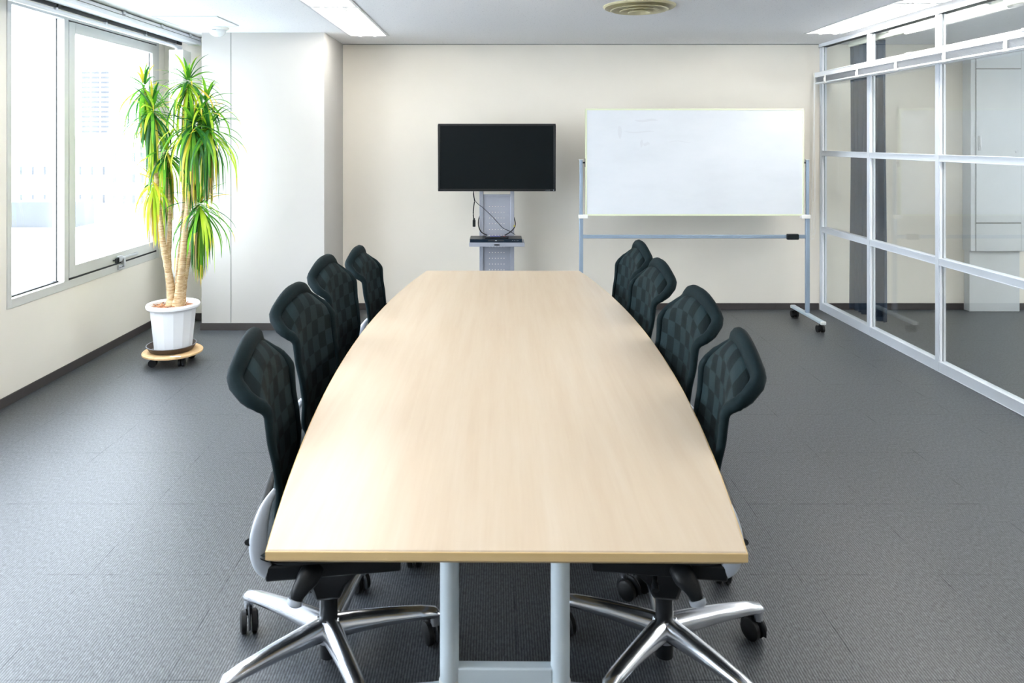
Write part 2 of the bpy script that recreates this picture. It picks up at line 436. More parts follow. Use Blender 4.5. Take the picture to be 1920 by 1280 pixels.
# ------------------------------------------------------------------ window
def window(name, y0, y1, full):
    WZ = WZs[full]
    w = empty(name, (XL, y0, 0), kind=S); L = y1-y0
    k = L/(W1[1]-W1[0])
    ym, ys0 = (yl(118)-W1[0])*k, (yl(126)-W1[0])*k      # mullion, then opening sash
    fx0, fx1 = -.07, .006
    z0, z1 = WZ
    def fr(a, c, d, e, m='alu', nm='window_frame', x0=fx0, x1=fx1):
        return MB().box(x0, x1, a, c, d, e).build(nm, m, w, bevel=.002)
    MB().box(fx0, fx1, 0, .038, z0, z1).box(fx0, fx1, L-.045, L, z0, z1).box(fx0, fx1, .038, L-.045, z0, z0+.052).box(fx0, fx1, .038, L-.045, z1-.035, z1).build('window_frame', 'alu', w, bevel=.002)
    MB().box(fx0, fx1+.004, ym, ys0, z0+.052, z1-.035).build('mullion', 'alu', w, bevel=.002)
    MB().box(-.062, -.030, .038, ym, z0+.052, z0+.06).box(-.044, -.040, ym-.004, ym, z0+.06, z1-.035).build('glazing_bead', 'gasket', w)
    MB().box(-.050, -.044, .038, ym, z0+.052, z1-.035).build('glass', 'glass_win', w, smooth=False)
    # opening sash
    s = MB(); a, c, d, e = ys0+.004, L-.047, z0+.068, z1-.045
    sw = .07
    s.box(-.045, .012, a, a+sw, d, e).box(-.045, .012, c-sw-.01, c, d, e).box(-.045, .012, a+sw, c-sw-.01, d, d+.075).box(-.045, .012, a+sw, c-sw-.01, e-sw, e)
    sash = s.build('sash', 'alu', w, bevel=.003)
    g = MB().box(-.025, -.019, a+sw, c-sw-.01, d+.075, e-sw).build('glass', 'glass_win', sash, smooth=False)
    MB().box(-.052, .004, a-.004, c+.003, z0+.052, d).box(-.052, .004, c, c+.003, d, e).box(-.052, .004, a-.004, c+.003, e, e+.008).build('gasket', 'gasket', w, smooth=False)
    gk = .0035
    MB().box(-.019, -.015, c-sw-.01-gk, c-sw-.01, d+.075, e-sw).build('glazing_bead', 'gasket', sash)
    # stay / latch on the bottom rail
    my = a+(c-a)*.50
    l = MB().box(.012, .026, my-.02, my+.28, d+.018, d+.036).box(.012, .030, my-.03, my+.03, d+.008, d+.05).build('stay', 'chrome_s', w, bevel=.003)
    b_ = MB()
    for q in range(3): b_.box(.026, .036, my-.075+q*.018, my-.066+q*.018, d+.005, d+.04)
    b_.box(.012, .03, my-.08, my-.02, d+.02, d+.028).build('lever', 'gasket', l, bevel=.001)
    b_ = MB().box(.006, .02, my-.005, my+.075, z0+.012, z0+.046).box(.006, .03, my+.05, my+.075, z0+.03, d+.03).build('bracket', 'chrome_s', l, bevel=.002)
    b_ = MB()
    for q in range(4): b_.cyl((.0195, my+.008+q*.018, z0+.027), (.0215, my+.008+q*.018, z0+.027), .0042, 8)
    b_.build('screw_hole', 'gasket', l)
    return w
for i, (a, c) in enumerate(wins): window('window_%d' % (i+1), a, c, i == 0)

for i, (a, c) in enumerate(EW_added):
    w = empty('window_%d' % (i+4), (XE, a, .75), kind=S); L = c-a  # added window, out of view, lights the far wall beyond the glass
    MB().box(.02, .08, 0, .05, 0, 1.55).box(.02, .08, L-.05, L, 0, 1.55).box(.02, .08, .05, L-.05, 0, .05).box(.02, .08, .05, L-.05, 1.5, 1.55).box(.02, .08, L/2-.03, L/2+.03, .05, 1.5).build('window_frame', 'alu', w, bevel=.002)
    MB().box(.045, .051, .05, L/2-.03, .05, 1.5).build('glass', 'glass_win', w, smooth=False)
    MB().box(.045, .051, L/2+.03, L-.05, .05, 1.5).build('glass', 'glass_win', w, smooth=False)

# ------------------------------------------------------------------ glazed partition
wr = empty('wall_right', (XR, 0, 0), kind=S)
posts = [6.555, 5.717, 4.825]
while posts[-1] > YB: posts.append(posts[-1]-.892)
posts = [p for p in posts if p > YB]+[YB+.02]
for p in posts:
    MB().box(-.024, -.006, p-.02, p+.02, 0, 2.366).box(-.006, .006, p-.016, p+.016, 0, 2.366).box(.006, .024, p-.02, p+.02, 0, 2.366).build('post', 'alu_grey', wr, bevel=.0015)
for a, c in zip(posts[1:], posts):
    y0, y1 = a+.02, c-.02
    for z0, z1, d in ((0, .072, .022), (.704, .754, .022), (1.39, 1.437, .022), (2.035, 2.085, .018)):
        MB().box(-d, d, y0, y1, z0, z1-.006).box(-d-.005, d+.005, y0, y1, z1-.006, z1).box(-d-.003, d+.003, y0, y1, z0+.001, z0+.005).build('rail', 'alu_grey' if z0 < 2 else 'alu_white', wr, bevel=.001)
    for z0, z1 in ((.072, .704), (.754, 1.39), (1.437, 2.035), (2.085, 2.366)):
        MB().box(-.003, .003, y0, y1, z0, z1).build('glass_pane', 'glass', wr, smooth=False)
        b = MB()   # thin glazing beads round each pane
        for s_ in (-1, 1):
            b.box(min(s_*.004, s_*.017), max(s_*.004, s_*.017), y0, y0+.008, z0, z1).box(min(s_*.004, s_*.017), max(s_*.004, s_*.017), y1-.008, y1, z0, z1)
        b.build('glazing_bead', 'alu_white', wr)
MB().box(-.03, .03, YB, YF, 2.366, ZC).box(-.036, .036, YB, YF, 2.366, 2.371).build('head_channel', 'alu_white', wr, bevel=.002)

# ------------------------------------------------------------------ light fittings
def lamp(x, y):
    o = empty('ceiling_light', (x, y-LL/2, ZC))
    w, L = LW-.002, LL/2-.002
    b = MB()   # trough with sloping sides
    zt = .085
    P = [(-w, -.001), (-w+.012, -.001), (-w*.52, zt), (w*.52, zt), (w-.012, -.001), (w, -.001), (w, zt+.01), (-w, zt+.01)]
    va = [b.bm.verts.new((p, -L, q)) for p, q in P]; vb = [b.bm.verts.new((p, L, q)) for p, q in P]
    for i in range(8): b.bm.faces.new((va[i], va[(i+1) % 8], vb[(i+1) % 8], vb[i]))
    for ring in (va, vb):
        b.bm.faces.new([ring[j] for j in (0, 1, 2, 7)]); b.bm.faces.new([ring[j] for j in (7, 2, 3, 6)]); b.bm.faces.new([ring[j] for j in (6, 3, 4, 5)])
    b.box(-w+.005, w-.005, -L, -L+.004, 0, zt).box(-w+.005, w-.005, L-.004, L, 0, zt)
    b.build('reflector', 'reflector', o, smooth=False)
    b = MB().box(-w-.012, -w+.006, -L-.008, L+.008, -.005, -.0005).box(w-.006, w+.012, -L-.008, L+.008, -.005, -.0005)
    b.box(-w+.006, w-.006, -L-.002, -L+.01, -.005, -.0005).box(-w+.006, w-.006, L-.01, L+.002, -.005, -.0005)
    b.build('frame', 'lamp_frame', o, bevel=.001)
    for s_ in (-1, 1):
        t = MB().cyl((s_*.06, -L+.06, -.002), (s_*.06, L-.06, -.002), .0155, 14).build('tube', 'tube', o)
        for e in (-1, 1):
            MB().box(s_*.06-.013, s_*.06+.013, min(e*(L-.062), e*(L-.03)), max(e*(L-.062), e*(L-.03)), -.008, zt).cyl((s_*.06, e*(L-.074), -.002), (s_*.06, e*(L-.05), -.002), .0175, 14).build('lamp_holder', 'white_plastic', o, bevel=.002)
    return o
lamp0 = lamp(*lamps[5])
lab = ['ceiling light beyond the glass partition, closest to partition and far wall', 'ceiling light beyond the glass partition, closest to partition, farther from far wall', 'ceiling light beyond the glass, middle row, nearer the far wall', 'ceiling light beyond the glass, middle row, farther from the far wall', 'ceiling light beyond the glass, alone and farthest from the partition',
       'recessed twin-tube ceiling light ending nearest the far wall, above the white column', 'recessed twin-tube ceiling light second from the far wall in the left row',
       'recessed twin-tube ceiling light third from the far wall in the left row', 'recessed twin-tube ceiling light fourth from the far wall in the left row', 'recessed twin-tube ceiling light fifth from the far wall in the left row',
       'recessed twin-tube ceiling light beside the glass partition, nearest the far wall', 'recessed twin-tube ceiling light second from the far wall along the glass partition',
       'recessed twin-tube ceiling light third from the far wall along the glass partition', 'recessed twin-tube ceiling light fourth from the far wall along the glass partition', 'recessed twin-tube ceiling light fifth from the far wall along the glass partition']
for i, (x, y) in enumerate(lamps):
    o = lamp0 if i == 5 else copy_tree(lamp0)
    o.location = (x, y-LL/2, ZC); tag(o, lab[i], 'ceiling light', 'ceiling lights beyond the glass' if i < 5 else 'ceiling lights left row' if i < 10 else 'ceiling lights by the partition')

# round air diffuser
o = empty('air_diffuser', (.927, 4.70, ZC), label='round beige air diffuser with stepped rings in the ceiling', cat='air vent')
MB().lathe([(.232, 0), (.232, -.006), (.222, -.014), (.19, -.006), (.165, .0-.001), (.165, 0)], seg=56, caps=False).build('rim', 'beige_vent', o, angle=50)
for r0, r1, zz, k_ in ((.185, .135, -.006, 1), (.128, .078, -.014, 2), (.074, .034, -.022, 3)):
    MB().lathe([(r0, zz-.020), (r0-.006, zz-.0235), (r1, zz-.002), (r1-.003, zz), (r0-.008, zz-.016), (r0, zz-.020)], seg=48, caps=False).build('ring', 'beige_vent', o, angle=50)
MB().lathe([(.0, -.030), (.028, -.028), (.032, -.022), (.02, -.004), (.02, 0)], seg=32).build('hub', 'beige_vent', o)
MB().lathe([(.19, -.003), (0, -.003)], seg=32, caps=False).build('throat', 'beige_vent', o)

# domed sensor
o = empty('ceiling_sensor', (-2.155, 5.62, ZC), label='white domed sensor on the ceiling near the column', cat='sensor')
MB().lathe([(.086, 0), (.086, -.006), (.078, -.014), (.066, -.016), (.066, 0)], seg=40).build('base', 'white_plastic', o)
MB().lathe([(.066, -.010), (.065, -.022), (.058, -.040), (.044, -.056), (.024, -.066), (0, -.069)], seg=40).build('dome', 'dome', o, angle=60)
MB().box(-.016, .016, -.068, -.0655, -.026, -.020).build('indicator', 'grey_dot', o)

# ------------------------------------------------------------------ left blind track and stacked blind
o = empty('blind_track', (-2.55, 0, 0), label='long white double blind track under the ceiling above the windows', cat='blind track')
MB().box(-.055, .055, .2, 6.15, 2.352, 2.392).box(.044, .058, .2, 6.15, 2.334, 2.356).box(-.05, .02, .2, 6.15, 2.340, 2.352).build('rail', 'alu_white', o, bevel=.003)
MB().box(.056, .0595, .2, 6.13, 2.366, 2.369).build('groove', 'cab_gap', o)
MB().tube([(-.075, .2, 2.300), (-.075, 6.05, 2.300)], .014, 12).build('lower_rod', 'alu_white', o)
MB().box(-.066, -.05, .2, 6.02, 2.318, 2.342).build('carrier_slot', 'gasket', o)
for y in (1.0, 1.55, 2.1, 2.65, 3.2, 3.75, 4.3, 4.85, 5.4, 5.9):
    MB().box(-.07, -.05, y, y+.02, 2.305, 2.345).build('carrier', 'chrome_s', o, bevel=.002); MB().box(.058, .068, y, y+.03, 2.372, 2.396).build('bracket', 'chrome_s', o, bevel=.002)
MB().box(-.058, .062, 6.15, 6.155, 2.332, 2.394).build('end_cap', 'cream_metal', o)
o = empty('vertical_blind', (-2.61, 6.0, 0), label='stack of white vertical blind slats pushed into the corner behind the plant', cat='blind')
for k_ in range(7):
    a = R(8+random.uniform(-6, 6)); y = -.06+k_*.022
    Mx = Matrix.Translation((random.uniform(-.006, .006), y, 0)) @ Matrix.Rotation(a, 4, 'Z')
    MB().box(-.055, .055, -.0007, .0007, .43, 2.27, M4=Mx).build('slat', 'blind_fabric', o, smooth=False)
    MB().box(-.05, .05, -.003, .003, .415, .43, M4=Mx).build('weight', 'white_plastic', o); MB().box(-.008, .008, -.002, .002, 2.27, 2.285, M4=Mx).build('hook', 'white_plastic', o)
MB().box(-.035, -.022, -.0625, -.0615, 2.20, 2.215).build('red_label', 'red_btn', o)

# ------------------------------------------------------------------ right blind, raised
BX = 2.865
o = empty('venetian_blind', (BX, 0, 0), label='raised white venetian blind running along the top of the glass partition', cat='blind')
yb0, yb1 = .9, 6.5
MB().box(-.016, .028, yb0, yb1, 2.092, 2.132).box(-.019, -.015, yb0, yb1, 2.090, 2.097).box(-.019, -.015, yb0, yb1, 2.127, 2.134).build('headrail', 'alu_white', o, bevel=.002)
b = MB()
for k_ in range(9):
    z = 2.085-k_*.0044
    b.box(-.0125, .0125, yb0+.01, yb1-.01, z-.0011, z)
b.build('slat_stack', 'blind_slat', o, smooth=False)
MB().box(-.015, .015, yb0+.01, yb1-.01, 2.031, 2.044).build('bottom_rail', 'alu_white', o, bevel=.003)
y = 6.29
while y > yb0+.1:
    MB().box(-.023, -.016, y-.012, y+.012, 2.034, 2.10).box(-.021, -.012, y-.02, y+.02, 2.028, 2.036).cyl((-.024, y, 2.042), (-.024, y, 2.072), .008, 8).build('clip', 'white_plastic', o, bevel=.002)
    y -= .557
for y in (5.02, 3.9, 2.8):
    MB().box(-.022, .03, y-.04, y+.04, 2.120, 2.138).build('ceiling_bracket', 'alu_white', o, bevel=.003)
MB().box(-.02, .03, yb1, yb1+.012, 2.03, 2.136).build('end_cap', 'cream_metal', o, bevel=.002)
for k_, (dx, zz) in enumerate(((-.024, .72), (-.034, .68), (-.028, 1.0))):
    pts = catmull([(dx, 6.47, 2.09), (dx-.004, 6.475, 1.6), (dx-.012*k_, 6.48, 1.1), (dx-.02, 6.48, zz), (dx-.005, 6.485, zz-.02), (dx+.012, 6.49, zz+.05), (dx+.006, 6.49, 1.5), (dx+.006, 6.49, 2.05)], 6)
    MB().tube(pts, .0014, 5).build('cord', 'white_plastic', o)

# ------------------------------------------------------------------ neighbouring room
o = empty('curtain_track', (3.03, 0, 0), label='cream curtain track beyond the glass partition under the ceiling', cat='curtain track')
MB().box(-.02, .02, .5, 6.21, 2.325, 2.362).box(-.012, .012, .5, 6.21, 2.362, ZC).build('rail', 'cream_metal', o, bevel=.003)
for y in (1.5, 3.0, 4.45, 5.6):
    MB().box(-.03, .03, y-.02, y+.02, 2.36, 2.372).build('bracket', 'chrome_s', o)
b = MB(); NY, NZ = 90, 14; vs = []
for j in range(NZ+1):
    z = .10+(2.325-.10)*j/NZ; row = []
    spread = 1-.10*(j/NZ)
    for i in range(NY+1):
        t = i/NY; y = 5.965+(t-.5)*.50*(1 if j < NZ else .99)
        x = .030*math.sin(t*2*PI*7+.4*math.sin(t*9))*spread+.006*math.sin(t*31+z*2)
        row.append(b.bm.verts.new((3.045+x, y, z)))
    vs.append(row)
for j in range(NZ):
    for i in range(NY): b.bm.faces.new((vs[j][i], vs[j][i+1], vs[j+1][i+1], vs[j+1][i]))
c_ = b.build('curtain', 'navy_curtain', angle=180)
md = c_.modifiers.new('thickness', 'SOLIDIFY'); md.thickness = .003
tag(c_, 'gathered navy curtain hanging just beyond the glass partition', 'curtain')

o = empty('utility_cabinet', (4.47, YF-.002, 0), label='tall pale grey wall cabinet with one door in the room beyond the glass', cat='cabinet')
MB().box(-.25, .27, -.115, 0, .543, ZC).build('body', 'cabinet', o, bevel=.003)
MB().box(-.235, .215, -.075, 0, 0, .543).build('plinth', 'cabinet', o, bevel=.003)
dr = MB().box(-.203, .195, -.121, -.115, .80, 2.16).build('door', 'cabinet', o, bevel=.001)
MB().box(-.203, .195, -.119, -.115, .546, .79).build('lower_panel', 'cabinet', o, bevel=.001)
MB().box(-.203, .195, -.119, -.115, 2.17, 2.38).build('upper_panel', 'cabinet', o, bevel=.001)
MB().box(-.207, -.203, -.1165, -.1145, .546, 2.38).box(.195, .199, -.1165, -.1145, .546, 2.38).box(-.203, .195, -.1165, -.1145, .79, .80).box(-.203, .195, -.1165, -.1145, 2.16, 2.17).build('joint', 'cab_gap', o, smooth=False)
MB().box(-.188, -.158, -.126, -.121, 1.44, 1.57).box(-.181, -.165, -.129, -.124, 1.47, 1.56).build('handle', 'chrome_s', dr, bevel=.003)
MB().cyl((-.173, -.129, 1.458), (-.173, -.124, 1.458), .008, 12).cyl((.155, -.126, 1.43), (.155, -.12, 1.43), .013, 14).build('lock', 'chrome_s', dr)

# ------------------------------------------------------------------ conference table
TZ = .72
tb = empty('conference_table', (.032, 2.985, 0), R(-.45), label='long boat-shaped conference table with pale maple top and silver legs', cat='table')
TL = 1.546
def outline(n=28, inset=0.):
    P = []
    for s_ in (1, -1):
        for i in range(n+1):
            t = -1+2*i/n; t = t*s_
            P.append((s_*(.478+.125*(1-t*t)-inset), t*(TL-inset)))
    return P
def slab(b, P0, z0, P1, z1, m=None, cap0=False, cap1=False):
    i_m = b.mi(m)
    v0 = [b.bm.verts.new((x, y, z0)) for x, y in P0]; v1 = [b.bm.verts.new((x, y, z1)) for x, y in P1]; n = len(P0)
    for i in range(n):
        f = b.bm.faces.new((v0[i], v0[(i+1) % n], v1[(i+1) % n], v1[i])); f.material_index = i_m
    if cap0: f = b.bm.faces.new(v0[::-1]); f.material_index = i_m
    if cap1: f = b.bm.faces.new(v1); f.material_index = i_m
b = MB(); slab(b, outline(inset=.0022), TZ-.0022, outline(inset=.0042), TZ, cap1=True, cap0=True)
b.build('tabletop', 'maple', tb)
b = MB(); slab(b, outline(), TZ-.019, outline(), TZ-.0028); slab(b, outline(), TZ-.0028, outline(inset=.0022), TZ-.0021, cap1=True)
slab(b, outline(inset=.014), TZ-.030, outline(), TZ-.019, cap0=True)
b.build('edge_band', 'maple_edge', tb)
for e in (-1, 1):
    ye = e*.99
    for s_ in (-1, 1):
        MB().lathe([(.0262, .055), (.0262, TZ-.03)], (s_*.152, ye, 0), 28).build('leg', 'table_leg', tb)
        # splayed foot: two arms from the post out to the side
        ft = MB()
        ft.tube([(s_*.152, ye, .034), (s_*.20, ye, .028), (s_*.30, ye, .022), (s_*.40, ye, .018), (s_*.43, ye, .017)], [.022, .021, .019, .017, .011], 14, flat=.6)
        ft.build('foot', 'table_leg', tb)
        MB().lathe([(.029, .02), (.029, .055), (.0265, .060)], (s_*.152, ye, 0), 20).build('foot_cap', 'leg_cap', tb)
        MB().cyl((s_*.40, ye, 0), (s_*.40, ye, .02), .016, 14).build('glide', 'rubber', tb)
        MB().cyl((s_*.165, ye, 0), (s_*.165, ye, .04), .016, 14).build('glide', 'rubber', tb)
    MB().box(-.13, .13, ye-.016, ye+.016, .050, .096).build('crossbar', 'table_leg', tb, bevel=.005, bseg=3)
    MB().box(-.20, .20, ye-.03, ye+.03, TZ-.055, TZ-.0305).build('bearer', 'black', tb, bevel=.004)
MB().box(-.03, .03, -.96, .96, TZ-.075, TZ-.0305).build('beam', 'table_leg', tb, bevel=.004)

# ------------------------------------------------------------------ office chairs
BACK = [(0.0, .138), (.12, .142), (.28, .132), (.42, .138), (.58, .150), (.72, .154), (.82, .158), (.90, .166), (.96, .186), (1.0, .212)]
def back_pt(u, v):
    """u -1..1 across, v 0..1 up; chair faces +y"""
    w = lerp1(v, [(0, .150), (.10, .182), (.30, .196), (.60, .204), (.80, .209), (.91, .224), (1, .226)])
    z = .455+.494*v
    r = max(0, (v-.72)/.28)
    z -= .090*r*abs(u)**2.4
    w *= 1-.08*r*r
    yb = lerp1(v, BACK)
    conc = .036*(1-.85*r)*(1-.3*v)
    yb -= conc*(abs(u)**2.0)-.012
    yb += .024*r**4*abs(u)**3
    return Vector((u*w, -yb, z))
def ulim(v):
    return 1. if v < .89 else .74+.26*math.sqrt(max(0, 1-((v-.89)/.11)**2))
def make_chair():
    o = empty('office_chair')
    # --- five star base, gas lift
    base = empty('star_base'); base.parent = o; base['label'] = 'polished aluminium five-star base'
    RR = .315
    MB().lathe([(.0, .062), (.034, .062), (.040, .085), (.042, .118), (.034, .128), (0, .128)], seg=28).build('hub', 'chrome', base)
    for k_ in range(5):
        a = 2*PI*k_/5; d = Vector((math.cos(a), math.sin(a), 0))
        P = [d*.02+Vector((0, 0, .098)), d*.08+Vector((0, 0, .103)), d*.17+Vector((0, 0, .108)), d*.27+Vector((0, 0, .108)), d*RR+Vector((0, 0, .104)), d*(RR+.012)+Vector((0, 0, .098))]
        l = MB().tube(P, [.032, .030, .0265, .0235, .0215, .013], 16, flat=[1.05, 1.0, .9, .78, .68, .55])
        l.cyl(tuple(d*RR+Vector((0, 0, .066))), tuple(d*RR+Vector((0, 0, .104))), .013, 12, r1=.016)
        l.build('base_leg', 'chrome', base, angle=50)
        # twin wheel caster, trailing a little
        ta = a+(1.9, .9, 2.4, 1.2, -1.0)[k_]; tr = Vector((math.cos(ta), math.sin(ta), 0)); n = Vector((-tr.y, tr.x, 0))
        c = d*RR+tr*.018+Vector((0, 0, .033))
        cs = MB()
        cs.cyl(tuple(d*RR+Vector((0, 0, .045))), tuple(d*RR+Vector((0, 0, .07))), .010, 10)
        arc = [c+tr*(.036*math.cos(t))+Vector((0, 0, .036*math.sin(t))) for t in [R(q) for q in range(-5, 200, 15)]]
        cs.tube(arc, .0115, 8, flat=.35, up=tuple(n))
        cs.build('caster', 'black', base)
        for s_ in (-1, 1):
            w = MB().tube([c+n*s_*.007, c+n*s_*.009, c+n*s_*.022, c+n*s_*.027], [.029, .033, .032, .024], 20, up=(0, 0, 1))
            w.build('wheel', 'rubber', base)
    MB().cyl((0, 0, .014), (0, 0, .21), .026, 20).build('gas_lift', 'black', o)
    # --- mechanism, lever
    m = MB()
    prof = [(-.17, .385), (-.17, .335), (-.10, .300), (-.055, .262), (-.036, .205), (.036, .205), (.055, .245), (.10, .285), (.21, .325), (.21, .385)]
    va = [m.bm.verts.new((-.055 if z < .3 else -.085, y, z)) for y, z in prof]; vb = [m.bm.verts.new((.055 if z < .3 else .085, y, z)) for y, z in prof]
    for i in range(10): m.bm.faces.new((va[i], va[(i+1) % 10], vb[(i+1) % 10], vb[i]))
    for i in range(4):
        for q in (va, vb): m.bm.faces.new((q[i], q[i+1], q[8-i], q[9-i]))
    m.build('mechanism', 'black', o, bevel=.01)
    MB().tube(catmull([(-.05, .03, .345), (-.12, .035, .34), (-.17, .04, .325), (-.19, .04, .315)], 4), [.007]*9+[.010]*4, 10).build('lever', 'black', o)
    MB().tube(catmull([(.05, -.06, .32), (.075, -.075, .27), (.08, -.08, .225)], 4), [.012]*5+[.017]*4, 10).build('tension_knob', 'black', o)
    # --- seat
    b = MB(); NX, NY_ = 16, 16; top = []; bot = []
    for j in range(NY_+1):
        v = j/NY_*2-1; r1, r2 = [], []
        for i in range(NX+1):
            u = i/NX*2-1
            k_ = (abs(u)**6+abs(v)**6)**(1/6) if (u or v) else 0
            sc_ = 1.0 if k_ < 1e-6 else max(abs(u), abs(v))/k_
            x = u*sc_*.235; y = v*sc_*.225+.045
            edge = max(0, 1-(max(abs(u), abs(v)))**8)
            zt = .425+.030*edge+.010*abs(u)**2-.022*max(0, v)**3
            zb = .425-.038*edge-.022*max(0, v)**3
            r1.append(b.bm.verts.new((x, y, zt))); r2.append(b.bm.verts.new((x, y, zb)))
        top.append(r1); bot.append(r2)
    for j in range(NY_):
        for i in range(NX):
            b.bm.faces.new((top[j][i], top[j][i+1], top[j+1][i+1], top[j+1][i])); b.bm.faces.new((bot[j][i], bot[j+1][i], bot[j+1][i+1], bot[j][i+1]))
    b.build('seat', 'seat', o, angle=180)
    MB().box(-.19, .19, -.15, .21, .352, .395).build('seat_pan', 'black', o, bevel=.006)
    # --- mesh back
    b = MB(); NU, NV = 24, 30; uvl = b.bm.loops.layers.uv.new('UVMap'); g = []
    for j in range(NV+1):
        g.append([b.bm.verts.new(back_pt((i/NU*2-1)*.97*ulim(.01+.98*j/NV), .01+.98*j/NV)) for i in range(NU+1)])
    for j in range(NV):
        for i in range(NU):
            f = b.bm.faces.new((g[j][i], g[j][i+1], g[j+1][i+1], g[j+1][i]))
            for l, (a, c) in zip(f.loops, ((i, j), (i+1, j), (i+1, j+1), (i, j+1))): l[uvl].uv = (a/NU, c/NV)
    me = b.build('back_mesh', 'mesh', o, angle=180)
    md = me.modifiers.new('thickness', 'SOLIDIFY'); md.thickness = .004; md.offset = 0
    # padded rim round the mesh: corners rounded
    P = []; Rr = []
    def add(u, v, r): P.append(back_pt(u, v)); Rr.append(r)
    for i in range(25):
        v = i/24*.89; add(1, v, .0125+.012*v**2)
    for q in range(1, 7):
        t = R(q*15); add(.74+.26*math.cos(t), .89+.11*math.sin(t), .0245+.005*math.sin(t))
    for i in range(1, 16): add(.74-1.48*i/16, 1.0, .0295)
    for q in range(0, 7):
        t = R(90-q*15); add(-(.74+.26*math.cos(t)), .89+.11*math.sin(t), .0245+.005*math.sin(t))
    for i in range(1, 25):
        v = .89*(1-i/24); add(-1, v, .0125+.012*v**2)
    for i in range(1, 12): add(-1+2*i/12, 0, .0125)
    n = len(P); b = MB(); seg = 12; rings = []
    for i in range(n):
        t = (P[(i+1) % n]-P[i-1]).normalized(); nrm = Vector((0, 1, .12)).normalized()
        a = t.cross(nrm).normalized(); c = a.cross(t).normalized()
        rings.append([b.bm.verts.new(P[i]+a*Rr[i]*math.cos(2*PI*k_/seg)*1.0+c*Rr[i]*.72*math.sin(2*PI*k_/seg)) for k_ in range(seg)])
    for i in range(n):
        for k_ in range(seg): b.bm.faces.new((rings[i][k_], rings[i][(k_+1) % seg], rings[(i+1) % n][(k_+1) % seg], rings[(i+1) % n][k_]))
    b.build('back_rim', 'fabric_rim', o, angle=180)
    # --- silver supports from under the seat up the sides of the back
    for s_ in (-1, 1):
        pts = catmull([(s_*.190, -.122, .600), (s_*.196, -.146, .560), (s_*.198, -.162, .500), (s_*.194, -.165, .440), (s_*.184, -.150, .385), (s_*.165, -.105, .352), (s_*.125, -.05, .345), (s_*.07, .0, .350)], 5)
        nn = len(pts); rr = [.007+.017*max(0, math.sin(min(1, i/(nn*.80))*PI))**1.3 for i in range(nn)]
        MB().tube(pts, rr, 12, flat=.42, up=(s_, .2, 0)).build('back_support', 'silver', o, angle=70)
        MB().tube(catmull([(s_*.17, -.02, .385), (s_*.205, -.03, .375), (s_*.225, -.055, .345), (s_*.228, -.065, .318)], 4), [.03]*6+[.027, .024, .022, .020, .018, .016, .012], 12, flat=.5, up=(s_, 0, .3)).build('side_cover', 'black', o, angle=70)
        MB().tube([(s_*.2275, -.064, .324), (s_*.229, -.068, .312), (s_*.229, -.069, .306)], [.022, .021, .012], 12, flat=.55, up=(s_, 0, .3)).build('cover_tip', 'silver', o, angle=70)
    # lower lumbar yoke joining the two supports behind the mesh
    MB().tube(catmull([(-.20, -.185, .47), (-.12, -.195, .44), (0, -.20, .425), (.12, -.195, .44), (.20, -.185, .47)], 5), .016, 10, flat=.6).build('yoke', 'black', o)
    return o
chair0 = make_chair()
# x, y of the gas lift, side, turn towards the far wall, height scale, base angle, label
CH = [(-.495, 2.15, -1, 8, 1.0, 10, 'dark green mesh office chair at the near left corner of the table'),
      (-.56, 2.80, -1, -5, 1.0, 40, 'dark green mesh office chair, second from the near end on the window side'),
      (-.605, 3.50, -1, -5, 1.0, 25, 'dark green mesh office chair, third from the near end on the window side'),
      (-.555, 4.08, -1, -3, .96, 60, 'dark green mesh office chair, farthest of those on the window side'),
      (.498, 2.15, 1, 8, 1.0, 14, 'dark green mesh office chair at the near right corner of the table'),
      (.545, 2.74, 1, -4, 1.0, 33, 'dark green mesh office chair, second from the near end on the glass partition side'),
      (.545, 3.40, 1, -3, 1.0, 52, 'dark green mesh office chair, third from the near end on the glass partition side'),
      (.575, 4.02, 1, -2, 1.0, 20, 'dark green mesh office chair, farthest of those on the glass partition side')]
for i, (x, y, side, al, hs, ba, lb) in enumerate(CH):
    o = chair0 if i == 0 else copy_tree(chair0)
    rz = -90+al if side < 0 else 90-al
    o.location = (x, y, 0); o.rotation_euler = (0, 0, R(rz)); o.scale = (1, 1, hs)
    for c in children(o):
        if c.name.startswith('star_base'): c.rotation_euler = (0, 0, R(ba-rz))
    tag(o, lb, 'chair', 'office chairs round the conference table')

# ------------------------------------------------------------------ television on its stand
TX = .007
o = empty('television_stand', (TX, 6.14, 0), label='grey metal television stand with perforated column and small shelf', cat='stand')
cy0, cy1 = -.025, .025
for s_ in (-1, 1):
    MB().box(min(s_*.146, s_*.114), max(s_*.146, s_*.114), cy0, cy1, .06, 1.50).build('upright', 'tv_stand', o, bevel=.003)
b = MB()   # perforated plate: grid of cells with square holes left open
hc = [-.062+i*.0245 for i in range(6)]; hz = []
z = .10
while z < 1.02: hz.append(z); z += .0485
xg = sorted([-.114, .114]+[c+d for c in hc for d in (-.0035, .0035)]); zg = sorted([.07, 1.06]+[c+d for c in hz for d in (-.0035, .0035)])
for i in range(len(xg)-1):
    for j in range(len(zg)-1):
        if i % 2 == 1 and j % 2 == 1: continue
        v = [b.bm.verts.new(p) for p in ((xg[i], -.012, zg[j]), (xg[i+1], -.012, zg[j]), (xg[i+1], -.012, zg[j+1]), (xg[i], -.012, zg[j+1]))]
        b.bm.faces.new(v)
bmesh.ops.remove_doubles(b.bm, verts=b.bm.verts, dist=1e-5)
pl = b.build('perforated_panel', 'tv_stand', o, smooth=False)
md = pl.modifiers.new('thickness', 'SOLIDIFY'); md.thickness = .003
MB().box(-.114, .114, -.014, .0, 1.055, 1.075).build('panel_cap', 'tv_stand', o, bevel=.002)
